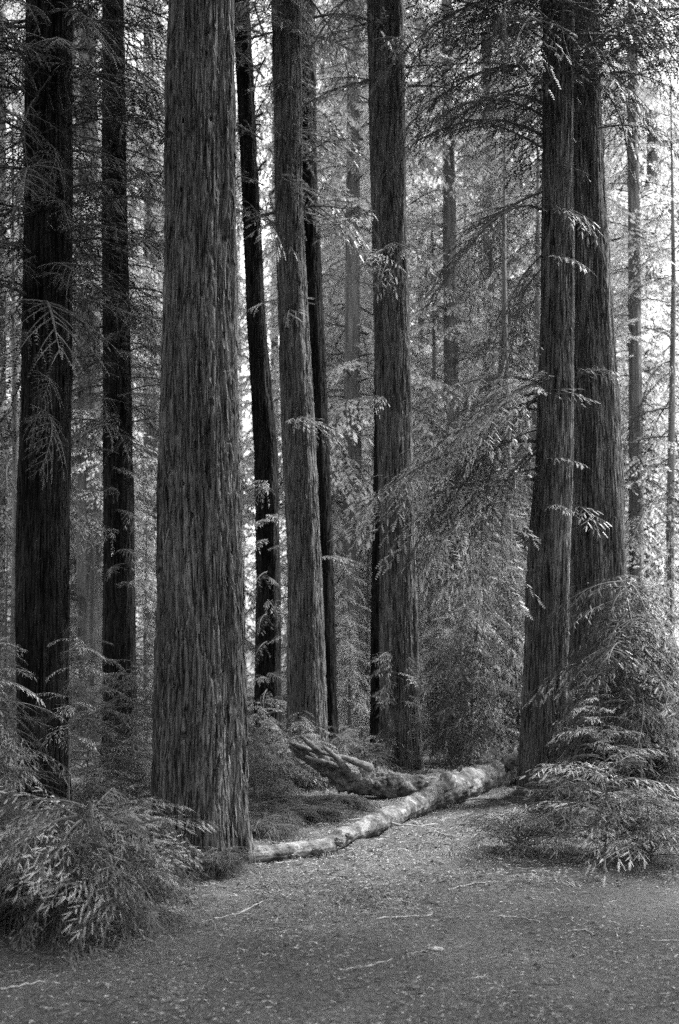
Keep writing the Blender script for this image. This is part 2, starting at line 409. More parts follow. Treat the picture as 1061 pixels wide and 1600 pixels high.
# library of boughs
NEAR = [spray(0.6, 100 + k, 0, droop=d) for k, d in enumerate((0.15, 0.25, 0.4, 0.3))]
ARCH = [spray(1.0, 120 + k, 0, droop=d, bl=0.32) for k, d in enumerate((0.75, 0.95, 0.85))]
MID = [spray(1.0, 140 + k, 1, droop=d) for k, d in enumerate((0.15, 0.3, 0.45, 0.25))]
MIDL = [spray(1.9, 160 + k, 1, droop=d, bl=0.34, spacing=0.062, tw_sp=0.038, tw_len=0.08) for k, d in enumerate((0.3, 0.45, 0.6))]
FAR = [spray(2.6, 180 + k, 2, droop=d, bl=0.40) for k, d in enumerate((0.2, 0.35, 0.5, 0.3))]
NEAR_M = [as_mesh('near_bough', g, [NEEDLE, TWIG]) for g in NEAR]
ARCH_M = [as_mesh('arching_bough', g, [NEEDLE, TWIG]) for g in ARCH]
MID_M = [as_mesh('bough', g, [NEEDLE, TWIG]) for g in MID]
MIDL_M = [as_mesh('long_bough', g, [NEEDLE, TWIG]) for g in MIDL]
NEEDLE_LIT = mat('lit_needles', 0.13, 0.40, (7, 7, 7), rough=0.5, spec=0.4, trans=0.25, objvar=0.15, detail=3)  # brighter needle copy, paints the light on the near tips
def variant(ms, m):
    out = []
    for x in ms:
        y = x.copy(); y.materials[0] = m; out.append(y)
    return out
MID_D = variant(MID_M, NEEDLE_DARK); MIDL_D = variant(MIDL_M, NEEDLE_DARK); NEAR_D = variant(NEAR_M, NEEDLE_DARK); NEAR_L = variant(NEAR_M, NEEDLE_LIT)  # same boughs recoloured as shaded and lit copies
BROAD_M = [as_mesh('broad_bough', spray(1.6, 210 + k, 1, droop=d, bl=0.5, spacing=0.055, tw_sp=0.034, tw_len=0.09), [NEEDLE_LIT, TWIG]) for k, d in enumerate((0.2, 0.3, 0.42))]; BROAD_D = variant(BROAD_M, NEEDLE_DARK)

def crown(h0, h1, r0, r1, n, lib, liblen, seed, pitch=(-0.35, 0.25), clump=0.0, offset=0.1):
    r = random.Random(seed); parts = []; k = 0; yaw = r.random() * 6
    while k < n:
        t = (k + r.random()) / n
        z = h0 + (h1 - h0) * t
        L = (r0 + (r1 - r0) * t) * (0.6 + 0.6 * r.random())
        yaw += 2.4 + r.random() * 0.6
        if clump and math.sin(z * clump + math.cos(yaw) * 2) < -0.3: k += 1; continue
        parts.append((lib[r.randrange(len(lib))], aim((offset * math.cos(yaw), offset * math.sin(yaw), z), yaw, r.uniform(*pitch), r.uniform(-0.4, 0.4), L / liblen)))
        k += 1
    return merge(parts)

# ------------------------------------------------------------------ the main trunks (photo edges row by row)
def big_tree(name, label, prof, Y, top, m, seed, crown_spec=None, group=None, cat='tree', **kw):
    me, base = trunk_mesh('trunk', prof, Y, top, m, seed, **kw)
    root = empty(name, base, label, cat, group)
    link('trunk', me, root)
    if crown_spec:
        for g, mm in crown_spec:
            link('crown', as_mesh('crown', g, [mm, TWIG]), root)
    return root, base
def bough(root, base, start, tip, Y0, Y1, lib, liblen, pick=None, roll=0.0):
    """a bough of this tree from start to tip, both read off at distances Y0 and Y1"""
    a, b = P(start[0], start[1], Y0), P(tip[0], tip[1], Y1)
    d = b - a; L = np.linalg.norm(d)
    me = lib[rnd.randrange(len(lib)) if pick is None else pick]
    dr = -me.vertices[0].co.z
    yaw = math.atan2(d[1], d[0]); pitch = math.asin(d[2] / L) + 0.25
    o = bpy.data.objects.new('branch', me); COL.objects.link(o); o.parent = root
    o.matrix_local = aim(a - base, yaw, pitch + rnd.uniform(-0.2, 0.2), roll + rnd.uniform(-0.6, 0.6), L / liblen * rnd.uniform(0.8, 1.1))
    return o

# big foreground trunk
D_root, D_base = big_tree('redwood_tree', 'widest redwood trunk, standing nearest with deeply furrowed grey bark beside the log end',
    [(0, 263, 365), (200, 260, 367), (400, 257, 369), (600, 253, 372), (800, 248, 377), (950, 246, 380), (1100, 241, 384), (1250, 238, 386), (1345, 236, 388)],
    8.75, 17, BARK, 21, amp=0.024, res=0.0065, dz=0.018, slivers=230, flare=0.22, lobes=6, knots=70, freq=26, twist=0.5,
    crown_spec=[(crown(8.2, 17, 2.2, 1.0, 60, MID, 1.0, 5), NEEDLE)])

A_root, A_base = big_tree('redwood_tree', 'leftmost dark redwood trunk rising behind the small leafy sapling',
    [(0, 42, 112), (300, 38, 112), (600, 34, 109), (800, 27, 107), (980, 24, 105), (1120, 28, 105), (1270, 30, 108)],
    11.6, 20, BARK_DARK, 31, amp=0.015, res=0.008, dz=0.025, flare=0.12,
    crown_spec=[(crown(5.2, 20, 1.7, 0.9, 260, MID, 1.0, 15, pitch=(-0.3, 0.35)), NEEDLE_DARK)])

B_root, B_base = big_tree('redwood_tree', 'black slim redwood trunk with leafy tufts, left of the widest trunk',
    [(0, 160, 193), (300, 160, 198), (600, 161, 204), (850, 161, 209), (1000, 161, 211), (1200, 160, 214)],
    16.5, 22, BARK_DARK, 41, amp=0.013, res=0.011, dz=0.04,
    crown_spec=[(crown(5.0, 22, 1.4, 1.2, 230, MID, 1.0, 25, pitch=(-0.3, 0.35)), NEEDLE_DARK)])

E_root, E_base = big_tree('redwood_tree', 'dark leaning redwood trunk just right of the widest trunk, tufts of leaves up its side',
    [(0, 364, 390), (300, 378, 405), (500, 386, 415), (700, 397, 433), (900, 400, 438), (1195, 396, 441)],
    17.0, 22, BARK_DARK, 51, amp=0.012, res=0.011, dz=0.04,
    crown_spec=[(crown(8.5, 22, 1.7, 1.0, 130, MID, 1.0, 35), NEEDLE)])

F_root, F_base = big_tree('redwood_tree', 'straight redwood trunk above the splintered end of the fallen log',
    [(0, 424, 472), (300, 430, 472), (600, 438, 488), (900, 450, 503), (1200, 448, 514)],
    16.0, 22, BARK, 61, amp=0.014, res=0.009, dz=0.03, flare=0.1, knots=10,
    crown_spec=[(crown(10.6, 22, 1.7, 1.0, 110, MID, 1.0, 45), NEEDLE)])
F2_root, F2_base = big_tree('redwood_tree', 'narrow redwood trunk standing tight behind the one above the splintered log end',
    [(0, 462, 492), (300, 466, 497), (600, 482, 511), (900, 492, 522), (1190, 500, 530)],
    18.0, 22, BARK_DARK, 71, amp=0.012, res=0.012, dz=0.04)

G_root, G_base = big_tree('redwood_tree', 'redwood trunk near the middle with leafy shoots round its foot behind the log',
    [(0, 574, 630), (300, 580, 635), (600, 588, 642), (850, 594, 650), (1100, 594, 657), (1215, 592, 662)],
    15.4, 22, BARK, 81, amp=0.014, res=0.009, dz=0.03, flare=0.08, knots=6,
    crown_spec=[(crown(9.5, 22, 1.7, 1.0, 110, MID, 1.0, 55), NEEDLE)])
G2_root, _ = big_tree('redwood_tree', 'thin trunk half hidden behind the left side of the middle redwood',
    [(0, 590, 602), (700, 584, 604), (1000, 579, 603), (1190, 578, 604)], 18.5, 16, BARK_DARK, 83, amp=0.01, res=0.015, dz=0.06)

H_root, H_base = big_tree('redwood_tree', 'front trunk of the two overlapping redwoods on the right, above the right sapling',
    [(0, 850, 897), (300, 849, 896), (500, 846, 898), (700, 839, 896), (900, 824, 890), (1100, 816, 886), (1245, 808, 878)],
    12.75, 20, BARK, 91, amp=0.014, res=0.0085, dz=0.025, flare=0.05,
    crown_spec=[(crown(8.2, 20, 1.7, 1.1, 190, MID, 1.0, 65, pitch=(-0.2, 0.4)), NEEDLE_DARK)])
I_root, I_base = big_tree('redwood_tree', 'rear thicker trunk of the two overlapping redwoods on the right, flaring at its foot',
    [(0, 862, 930), (300, 868, 945), (500, 872, 958), (700, 876, 970), (860, 878, 976), (1000, 876, 984), (1225, 868, 1000)],
    14.6, 22, BARK, 101, amp=0.02, res=0.009, dz=0.03, flare=0.1, freq=18,
    crown_spec=[(crown(9.0, 22, 1.9, 1.1, 190, MID, 1.0, 75, pitch=(-0.2, 0.4)), NEEDLE_DARK)])

# second-row trunks seen between the main ones
SLIM = []
def slim(name, label, x0, x1, xt0, xt1, Y, m, seed, top=24, yb=None, group=None):
    yb = yb or HY + CAMZ * F / Y
    root, base = big_tree(name, label, [(0, xt0, xt1), (500, (x0 + xt0) / 2, (x1 + xt1) / 2), (yb, x0, x1)], Y, top, m, seed, group=group, amp=0.012, res=0.02, dz=0.08, slivers=0)
    SLIM.append((root, Y, seed)); return root
slim('redwood_tree', 'dim trunk between the leftmost dark trunk and the black slim one', 119, 160, 125, 150, 21, BARK_PALE, 201)
slim('redwood_tree', 'pale narrow trunk touching the right edge of the leftmost dark trunk', 100, 126, 104, 122, 30, BARK_PALE, 202, top=30)
slim('redwood_tree', 'narrow trunk seen just left of the widest trunk', 226, 249, 224, 238, 27, BARK_PALE, 203, top=28)
slim('redwood_tree', 'hazy trunk between the middle redwood and the right pair, above the log fork', 696, 724, 690, 706, 26, BARK_PALE, 204, top=28)
slim('redwood_tree', 'slim far trunk left of the right pair with bare side twigs', 758, 778, 752, 766, 30, BARK_PALE, 205, top=30)
slim('redwood_tree', 'slender trunk in the bright gap right of the rear right trunk', 984, 1009, 980, 994, 24, BARK_PALE, 206, top=26)
slim('redwood_tree', 'pale far trunk right of the narrow tight trunk', 524, 540, 520, 532, 38, BARK_PALE, 208, top=34)
slim('redwood_tree', 'pale far trunk just left of the middle redwood', 548, 568, 546, 560, 34, BARK_PALE, 209, top=34)

# ------------------------------------------------------------------ boughs of the main trees that the photo shows singly
for s, t, y0, y1, k in [((858, 600), (672, 640), 12.9, 12.0, 0), ((850, 610), (640, 760), 12.9, 12.4, 1), ((845, 690), (585, 765), 12.9, 12.2, 1),
                        ((840, 640), (700, 700), 12.9, 11.9, 0), ((850, 730), (620, 870), 12.9, 12.5, 2), ((846, 700), (705, 870), 12.9, 12.3, 2),
                        ((846, 300), (690, 420), 12.9, 12.2, 1), ((846, 230), (660, 250), 12.9, 12.0, 0), ((848, 160), (700, 190), 12.9, 11.8, 1),
                        ((850, 60), (690, 40), 12.9, 12.0, 0), ((850, 20), (740, 90), 12.9, 11.6, 2), ((846, 420), (760, 560), 12.9, 12.2, 1)]:
    bough(H_root, H_base, s, t, y0, y1, BROAD_M if s[1] > 500 else BROAD_D, 1.6, k)
    bough(H_root, H_base, (s[0], s[1] + rnd.randint(-25, 30)), (t[0] + rnd.randint(-20, 70), t[1] + rnd.randint(-40, 40)), y0, y1 - rnd.uniform(-0.6, 0.6), BROAD_M if rnd.random() < 0.5 and s[1] > 500 else BROAD_D, 1.6)
    if s[1] > 500: bough(H_root, H_base, (s[0] - 60, s[1] + rnd.randint(0, 60)), (t[0] + rnd.randint(-10, 50), t[1] + rnd.randint(0, 90)), y0, y1 - rnd.uniform(-0.4, 0.6), BROAD_M if rnd.random() < 0.6 else BROAD_D, 1.6)
for s, t in [((850, 610), (905, 645)), ((848, 720), (900, 748)), ((850, 790), (884, 812)), ((848, 260), (935, 268)), ((848, 320), (940, 350)), ((850, 400), (915, 432))]:
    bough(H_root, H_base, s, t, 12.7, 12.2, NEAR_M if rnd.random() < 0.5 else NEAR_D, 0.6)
for s, t in [((900, 590), (965, 592)), ((896, 790), (935, 840)), ((930, 100), (1075, 60)), ((935, 40), (1070, 130)), ((935, 200), (1050, 260)), ((940, 60), (1010, 30))]:
    bough(I_root, I_base, s, t, 14.3, 13.6, NEAR_M if s[1] > 500 else MID_D, 0.6 if s[1] > 500 else 1.0)
for y in (760, 800, 850, 905, 950, 1000, 1050, 1090, 1130):
    for sgn in (-1, 1):
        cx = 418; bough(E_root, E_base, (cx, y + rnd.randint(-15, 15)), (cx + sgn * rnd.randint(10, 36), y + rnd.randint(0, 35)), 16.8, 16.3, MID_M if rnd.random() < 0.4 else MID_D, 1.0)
for s, t in [((385, 345), (470, 372)), ((400, 340), (560, 380)), ((400, 480), (455, 500))]:
    bough(E_root, E_base, s, t, 16.8, 15.4, MID_M, 1.0)
for s, t in [((590, 330), (520, 400)), ((610, 380), (655, 450)), ((600, 390), (560, 440)), ((605, 400), (600, 470)), ((640, 320), (690, 330)), ((600, 620), (575, 640))]:
    bough(G_root, G_base, s, t, 15.1, 14.4, MID_M, 1.0)
for k in range(26):
    y = 1020 + k * 7.3; s = 1 if k % 2 else -1
    bough(G_root, G_base, (625 + s * 12, y), (625 + s * rnd.randint(16, 55), y + rnd.randint(-5, 30)), 15.2, 14.7, MID_M if rnd.random() < 0.5 else MID_D, 1.0)
for s, t in [((455, 655), (520, 650)), ((505, 870), (560, 890))]:
    bough(F_root, F_base, s, t, 15.8, 15.0, MID_M, 1.0)
for k in range(16):
    y = 470 + k * 30; s = 1 if k % 2 else -1
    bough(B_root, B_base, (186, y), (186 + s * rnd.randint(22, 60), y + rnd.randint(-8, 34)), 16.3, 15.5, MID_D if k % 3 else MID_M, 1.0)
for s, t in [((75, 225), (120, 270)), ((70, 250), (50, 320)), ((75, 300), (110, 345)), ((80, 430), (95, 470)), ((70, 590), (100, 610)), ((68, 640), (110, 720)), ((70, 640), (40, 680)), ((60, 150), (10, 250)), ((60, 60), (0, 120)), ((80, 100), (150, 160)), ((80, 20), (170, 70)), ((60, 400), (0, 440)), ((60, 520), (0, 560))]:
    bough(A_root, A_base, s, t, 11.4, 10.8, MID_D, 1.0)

# ------------------------------------------------------------------ saplings and shrubs (stem > boughs as children)
def sapling(name, label, px, Y, h, spread, n, lib, liblen, seed, cat='sapling', pitch=(-0.1, 0.35), z0=0.05, power=0.8, yawc=None, stem_r=0.012, mat_stem=TWIG, group=None, dark=None, dmix=0.5, inner=0):
    x = (px - CX) / F * Y; b = (x, Y, gz(x, Y))
    root = empty(name, b, label, cat, group); r = random.Random(seed)
    pts = [(0.03 * math.sin(t * 3 + seed) * h, 0.02 * math.cos(t * 4 + seed) * h, -0.05 + (h + 0.05) * t) for t in np.linspace(0, 1, 8)]
    V, Q, _ = tube(pts, np.linspace(stem_r, 0.002, 8), 6)
    link('stem', mesh_from('stem', V, Q, [mat_stem], smooth=True), root)
    if inner:
        link('inner_foliage', as_mesh('inner_foliage', crown(max(0.03, h * z0 * 0.8), h * 0.8, spread * 0.8, spread * 0.4, inner, NEAR if liblen < 0.9 else MID, liblen, seed + 90, pitch=(-0.3, 0.5), offset=0.02), [NEEDLE_DARK, TWIG]), root)  # dark filler, paints the shade inside the plant
    yaw = r.random() * 6
    for k in range(n):
        t = (k + r.random() * 0.8) / n
        z = h * (z0 + (0.97 - z0) * t)
        yaw += 2.39996 + r.uniform(-0.3, 0.3)
        L = spread * ((1 - t) ** power + 0.12) * (0.7 + 0.45 * r.random())
        o = bpy.data.objects.new('branch', (dark if dark and r.random() < dmix else lib)[r.randrange(len(lib))]); COL.objects.link(o); o.parent = root
        a = yaw if yawc is None else yawc[0] + (r.random() - 0.5) * yawc[1]
        ti = min(1, z / h)
        o.matrix_local = aim((0.03 * math.sin(ti * 3 + seed) * h, 0.02 * math.cos(ti * 4 + seed) * h, z), a, r.uniform(*pitch), r.uniform(-0.35, 0.35), L / liblen)
    return root

# right foreground sapling in layers
sapling('redwood_sapling', 'layered young redwood sapling with pointed top at right, in front of the front right trunk', 940, 9.3, 1.42, 0.8, 56, NEAR_L, 0.6, 1, inner=14, dark=NEAR_D, dmix=0.35, pitch=(0.05, 0.5), power=0.85)
sapling('redwood_sapling', 'low spreading sapling at the right edge of the litter, half out of the view', 1015, 9.0, 0.6, 0.7, 46, NEAR_M, 0.6, 2, inner=30, dark=NEAR_D, dmix=0.4, pitch=(0.1, 0.7))
sapling('redwood_shrub', 'low fern-like redwood shrub at the foot of the front right trunk', 812, 9.3, 0.42, 0.6, 40, NEAR_M, 0.6, 3, inner=16, dark=NEAR_D, dmix=0.4, cat='shrub', pitch=(0.0, 0.7))
sapling('redwood_shrub', 'dim low shrub between the layered sapling and the front right trunk', 880, 10.6, 0.6, 0.6, 40, NEAR_D, 0.6, 4, inner=60, cat='shrub', pitch=(0.0, 0.7))
# flat sprig lying on the litter
o = link('fallen_sprig', NEAR_M[0].copy()); tag(o, 'leafy sprig lying flat on the litter below the right shrubs', 'branch')
x, y = P(790, 1375, 8.1)[:2]; o.matrix_local = aim((x, y, gz(x, y) + 0.05), 0.05, 0.02, 0.1, 0.9)
o = link('fallen_sprig', NEAR_M[1].copy()); tag(o, 'short leafy sprig on the dark litter left of the right shrubs', 'branch')
x, y = P(730, 1335, 9.0)[:2]; o.matrix_local = aim((x, y, gz(x, y) + 0.05), 0.3, 0.05, 0.2, 0.5)

# big drooping mound at lower left: boughs arch over and hang to the ground
def mound(label, px, Y, h, n, reach, seed, lib=ARCH_M):
    x = (px - CX) / F * Y; b = (x, Y, gz(x, Y)); root = empty('drooping_shrub', b, label, 'shrub'); r = random.Random(seed)
    V, Q, _ = tube([(0, 0, -0.05), (0.02, 0, h * 0.4), (0.0, 0.02, h * 0.85)], [0.025, 0.018, 0.01], 6)
    link('stem', mesh_from('stem', V, Q, [TWIG], smooth=True), root)
    link('inner_foliage', as_mesh('inner_foliage', crown(0.03, h * 0.72, reach * 0.95, reach * 0.6, 120, NEAR, 0.6, seed + 60, pitch=(-0.4, 0.5), offset=0.02), [NEEDLE_DARK, TWIG]), root)  # near-black filler stands in for shade within the mound
    for k in range(n):
        yaw = k * 2.39996 + r.uniform(-0.3, 0.3)
        el = r.random() ** 0.8                      # 0 low and flat .. 1 on top
        rad = reach * 0.55 * math.cos(el * 1.4) * r.uniform(0.5, 1.1)
        z = h * (0.12 + 0.72 * math.sin(el * 1.5)) * r.uniform(0.85, 1.05)
        pick = r.random()
        me_, ln = (NEAR_D[r.randrange(4)], 0.6) if pick < 0.36 else ((lib[r.randrange(len(lib))], 1.0) if pick < 0.54 else ((NEAR_L if z > h * 0.35 else NEAR_M)[r.randrange(4)], 0.6))  # higher boughs take the painted-lit needle copy
        o = bpy.data.objects.new('branch', me_); COL.objects.link(o); o.parent = root
        o.matrix_local = aim((rad * math.cos(yaw), rad * math.sin(yaw), z), yaw + r.uniform(-0.6, 0.6), r.uniform(-0.6, 0.5), r.uniform(-0.8, 0.8), reach * r.uniform(0.5, 1.0) / ln)
    return root
mound('large drooping redwood shrub with hanging leafy shoots in the lower left foreground', 140, 6.7, 0.92, 96, 0.6, 5)
mound('drooping shrub at the lower left edge, beside the larger drooping one', 10, 7.0, 0.7, 70, 0.62, 6)
mound('small leafy tuft sprouting at the foot of the widest trunk', 345, 8.35, 0.2, 22, 0.26, 7)
mound('low leafy tuft between the large drooping shrub and the widest trunk', 232, 7.6, 0.42, 34, 0.34, 8)

sapling('redwood_sapling', 'pale leafy sapling at the left edge in front of the leftmost dark trunk', -8, 8.4, 1.85, 0.6, 60, NEAR_L, 0.6, 9, inner=30, dark=NEAR_D, dmix=0.35, z0=0.4, pitch=(-0.5, 0.25), power=0.35)
sapling('redwood_sapling', 'airy sapling holding a pale bough across the leftmost dark trunk', 118, 9.6, 2.1, 0.36, 22, NEAR_L, 0.6, 10, dark=NEAR_D, dmix=0.4, z0=0.45, pitch=(-0.3, 0.3), power=0.4)
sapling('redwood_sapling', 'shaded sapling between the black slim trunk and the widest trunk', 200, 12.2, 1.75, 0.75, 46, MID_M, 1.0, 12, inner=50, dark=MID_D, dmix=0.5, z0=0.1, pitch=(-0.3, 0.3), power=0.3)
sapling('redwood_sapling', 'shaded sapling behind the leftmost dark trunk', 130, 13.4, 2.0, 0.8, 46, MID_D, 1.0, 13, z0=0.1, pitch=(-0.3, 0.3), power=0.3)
# tent-like sapling on the right with a dark stem
sapling('redwood_sapling', 'tent-shaped sapling with a dark bare stem at right, boughs sloping down both sides', 990, 11.6, 2.62, 1.0, 62, MID_M, 1.0, 14, inner=26, dark=MID_D, dmix=0.8, z0=0.45, pitch=(-0.6, 0.05), power=0.18, stem_r=0.02)
sapling('redwood_shrub', 'dense dark shrub filling the shade under the tent-shaped sapling', 1015, 12.3, 1.5, 0.95, 80, MID_D, 1.0, 16, inner=90, cat='shrub', pitch=(-0.4, 0.4), power=0.3)
sapling('redwood_shrub', 'dense dark shrub against the foot of the rear right trunk', 925, 12.6, 1.35, 0.85, 70, MID_D, 1.0, 17, inner=80, cat='shrub', pitch=(-0.4, 0.4), power=0.3)
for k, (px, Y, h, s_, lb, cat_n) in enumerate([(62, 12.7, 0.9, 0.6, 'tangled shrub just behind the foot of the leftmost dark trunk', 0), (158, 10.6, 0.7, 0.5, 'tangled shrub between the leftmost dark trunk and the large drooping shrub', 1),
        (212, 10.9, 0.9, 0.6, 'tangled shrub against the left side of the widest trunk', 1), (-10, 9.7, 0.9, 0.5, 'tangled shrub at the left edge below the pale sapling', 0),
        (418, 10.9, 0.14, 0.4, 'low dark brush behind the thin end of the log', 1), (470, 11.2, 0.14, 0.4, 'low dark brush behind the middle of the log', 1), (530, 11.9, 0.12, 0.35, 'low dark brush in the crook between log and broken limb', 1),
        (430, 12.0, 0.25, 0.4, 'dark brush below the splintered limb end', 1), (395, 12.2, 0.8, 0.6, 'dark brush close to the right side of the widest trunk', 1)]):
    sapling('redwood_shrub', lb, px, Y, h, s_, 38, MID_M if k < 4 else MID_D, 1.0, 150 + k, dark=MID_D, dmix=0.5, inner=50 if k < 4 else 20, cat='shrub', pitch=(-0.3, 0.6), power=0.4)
for k, (px, Y, h, s_, lb) in enumerate([(742, 14.9, 2.7, 0.8, 'hanging leafy sapling right of the log fork, nearest the clearing'), (800, 15.6, 3.3, 0.8, 'tall leafy sapling close on the left of the front right trunk'), (700, 17.2, 2.2, 0.9, 'leafy sapling right of the middle redwood')]):
    sapling('redwood_sapling', lb, px, Y, h, s_, 80, MID_M, 1.0, 170 + k, dark=MID_D, dmix=0.7, z0=0.15, pitch=(-0.9, 0.3), power=0.12, stem_r=0.025)
for k, (px, Y, sp_, lb) in enumerate([(410, 10.3, 0.45, 'low black brush behind the log, closest to the widest trunk'), (448, 10.9, 0.5, 'low black brush behind the thin end of the pale log'), (492, 11.2, 0.5, 'low black brush behind the log below the broken limb'),
        (528, 11.9, 0.45, 'low black brush deep in the crook of the log and limb'), (455, 11.9, 0.55, 'black brush filling the hollow under the splinters'), (400, 11.3, 0.5, 'black brush at the right flank of the widest trunk')]):
    sapling('redwood_shrub', lb, px, Y, 0.16, sp_, 40, MID_D, 1.0, 190 + k, inner=26, cat='shrub', pitch=(0.0, 0.32), power=0.25)
# undergrowth in the hollow behind the log
for k, (px, Y, h, s, lb) in enumerate([(418, 13.2, 0.75, 0.6, 'nearest the widest trunk'), (470, 14.6, 1.0, 0.7, 'under the straight trunk'), (530, 14.2, 0.8, 0.65, 'below the pale far trunks'), (405, 15.0, 1.1, 0.6, 'at the foot of the dark leaning trunk'), (572, 14.4, 0.6, 0.6, 'left of the middle redwood'), (480, 13.8, 0.8, 0.55, 'just behind the splintered log end')]):
    sapling('redwood_shrub', 'shaded shrub behind the log, ' + lb, px, Y, h, s, 34, MID_D if k % 2 == 0 else MID_M, 1.0, 30 + k, inner=40, cat='shrub', pitch=(-0.2, 0.5), power=0.4)

# ------------------------------------------------------------------ background saplings with one crown mesh each, and far trees
SAP = [crown(0.3, 3.6, 1.1, 0.35, 60, MIDL, 1.9, 300 + k, pitch=(-0.5, 0.25), offset=0.02) for k in range(3)]
SAP_M = [as_mesh('sapling_crown', g, [NEEDLE, TWIG]) for g in SAP]
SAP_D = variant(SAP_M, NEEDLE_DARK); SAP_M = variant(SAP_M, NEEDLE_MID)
V, Q, _ = tube([(0, 0, -0.1), (0.03, 0, 1.5), (0, 0.02, 3.6)], [0.04, 0.025, 0.006], 7)
SAP_STEM = mesh_from('sapling_stem', V, Q, [TWIG], smooth=True)
def bg_sapling(px, Y, s, label, k, dark=False, group=None):
    x = (px - CX) / F * Y
    root = empty('young_redwood', (x, Y, gz(x, Y)), label, 'young tree', group)
    root.rotation_euler.z = k * 1.7; root.scale = (s, s, s)
    link('stem', SAP_STEM, root); link('crown', (SAP_D if dark else SAP_M)[k % 3], root)
spots = [(735, 16.5, 0.95, 'drooping young redwood left of the front right trunk, nearest the log', 1), (800, 17.5, 1.15, 'young redwood close behind the left side of the front right trunk', 1),
         (760, 19.5, 1.3, 'young redwood behind the log fork with dense hanging boughs', 0), (690, 20.5, 0.9, 'small young redwood right of the middle trunk', 0),
         (545, 21.0, 1.0, 'bright young redwood left of the middle trunk', 0), (515, 24.0, 1.3, 'bright young redwood behind the narrow tight trunk', 0),
         (575, 26.0, 1.4, 'taller bright young redwood behind the middle trunk', 0), (670, 25.0, 1.3, 'young redwood behind the hazy trunk above the log fork', 0),
         (60, 18.0, 1.1, 'shaded young redwood behind the leftmost trunk', 1), (230, 20.0, 1.2, 'young redwood in the gap left of the widest trunk', 0),
         (10, 16.0, 1.0, 'young redwood at the left edge behind the pale sapling', 1), (150, 23.0, 1.4, 'young redwood behind the black slim trunk', 0),
         (1050, 18.0, 1.1, 'young redwood at the right edge behind the tent-shaped sapling', 0), (1000, 21.0, 1.0, 'young redwood behind the slender right trunk', 0),
         (450, 22.0, 1.1, 'young redwood behind the straight trunk', 0), (820, 23.0, 1.5, 'tall young redwood behind the front right trunk', 0), (930, 20.0, 1.0, 'young redwood behind the rear right trunk', 1)]
for k, (px, Y, s, lb, dk) in enumerate(spots): bg_sapling(px, Y, s, lb, k, bool(dk))

NV = 5
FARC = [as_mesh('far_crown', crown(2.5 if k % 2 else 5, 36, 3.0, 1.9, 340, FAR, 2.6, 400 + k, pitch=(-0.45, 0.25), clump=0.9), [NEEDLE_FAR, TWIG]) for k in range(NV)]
HIGH = [as_mesh('shade_crown', crown(9.5, 30, 4.2, 2.0, 260, FAR, 2.6, 450 + k, pitch=(-0.3, 0.3)), [NEEDLE_FAR, TWIG]) for k in range(3)]  # crowns for the added trees that shade the foreground
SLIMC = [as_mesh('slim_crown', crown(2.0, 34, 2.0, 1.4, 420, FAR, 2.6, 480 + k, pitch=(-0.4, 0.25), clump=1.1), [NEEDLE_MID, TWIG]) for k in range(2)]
FART = []
for k in range(NV):
    z = np.linspace(-0.3, 37, 60); th = np.linspace(0, 2 * math.pi, 24, endpoint=False)
    Z, TH = np.meshgrid(z, th, indexing='ij')
    r = 0.23 * (1 - Z / 48) * (1 + 0.05 * perlin(np.cos(TH) * 3, np.sin(TH) * 3, Z * 0.3, k)) + 0.1 * np.exp(-np.clip(Z, 0, 99) / 0.5)
    V = np.stack([np.cos(TH) * r + 0.15 * np.sin(Z * 0.08 + k), np.sin(TH) * r, Z], -1).reshape(-1, 3)
    i = np.arange(59)[:, None] * 24; j = np.arange(24)[None]; j2 = (j + 1) % 24
    FART.append(mesh_from('far_trunk', V, np.stack([i + j, i + j2, i + 24 + j2, i + 24 + j], -1).reshape(-1, 4), [BARK_PALE], smooth=True))

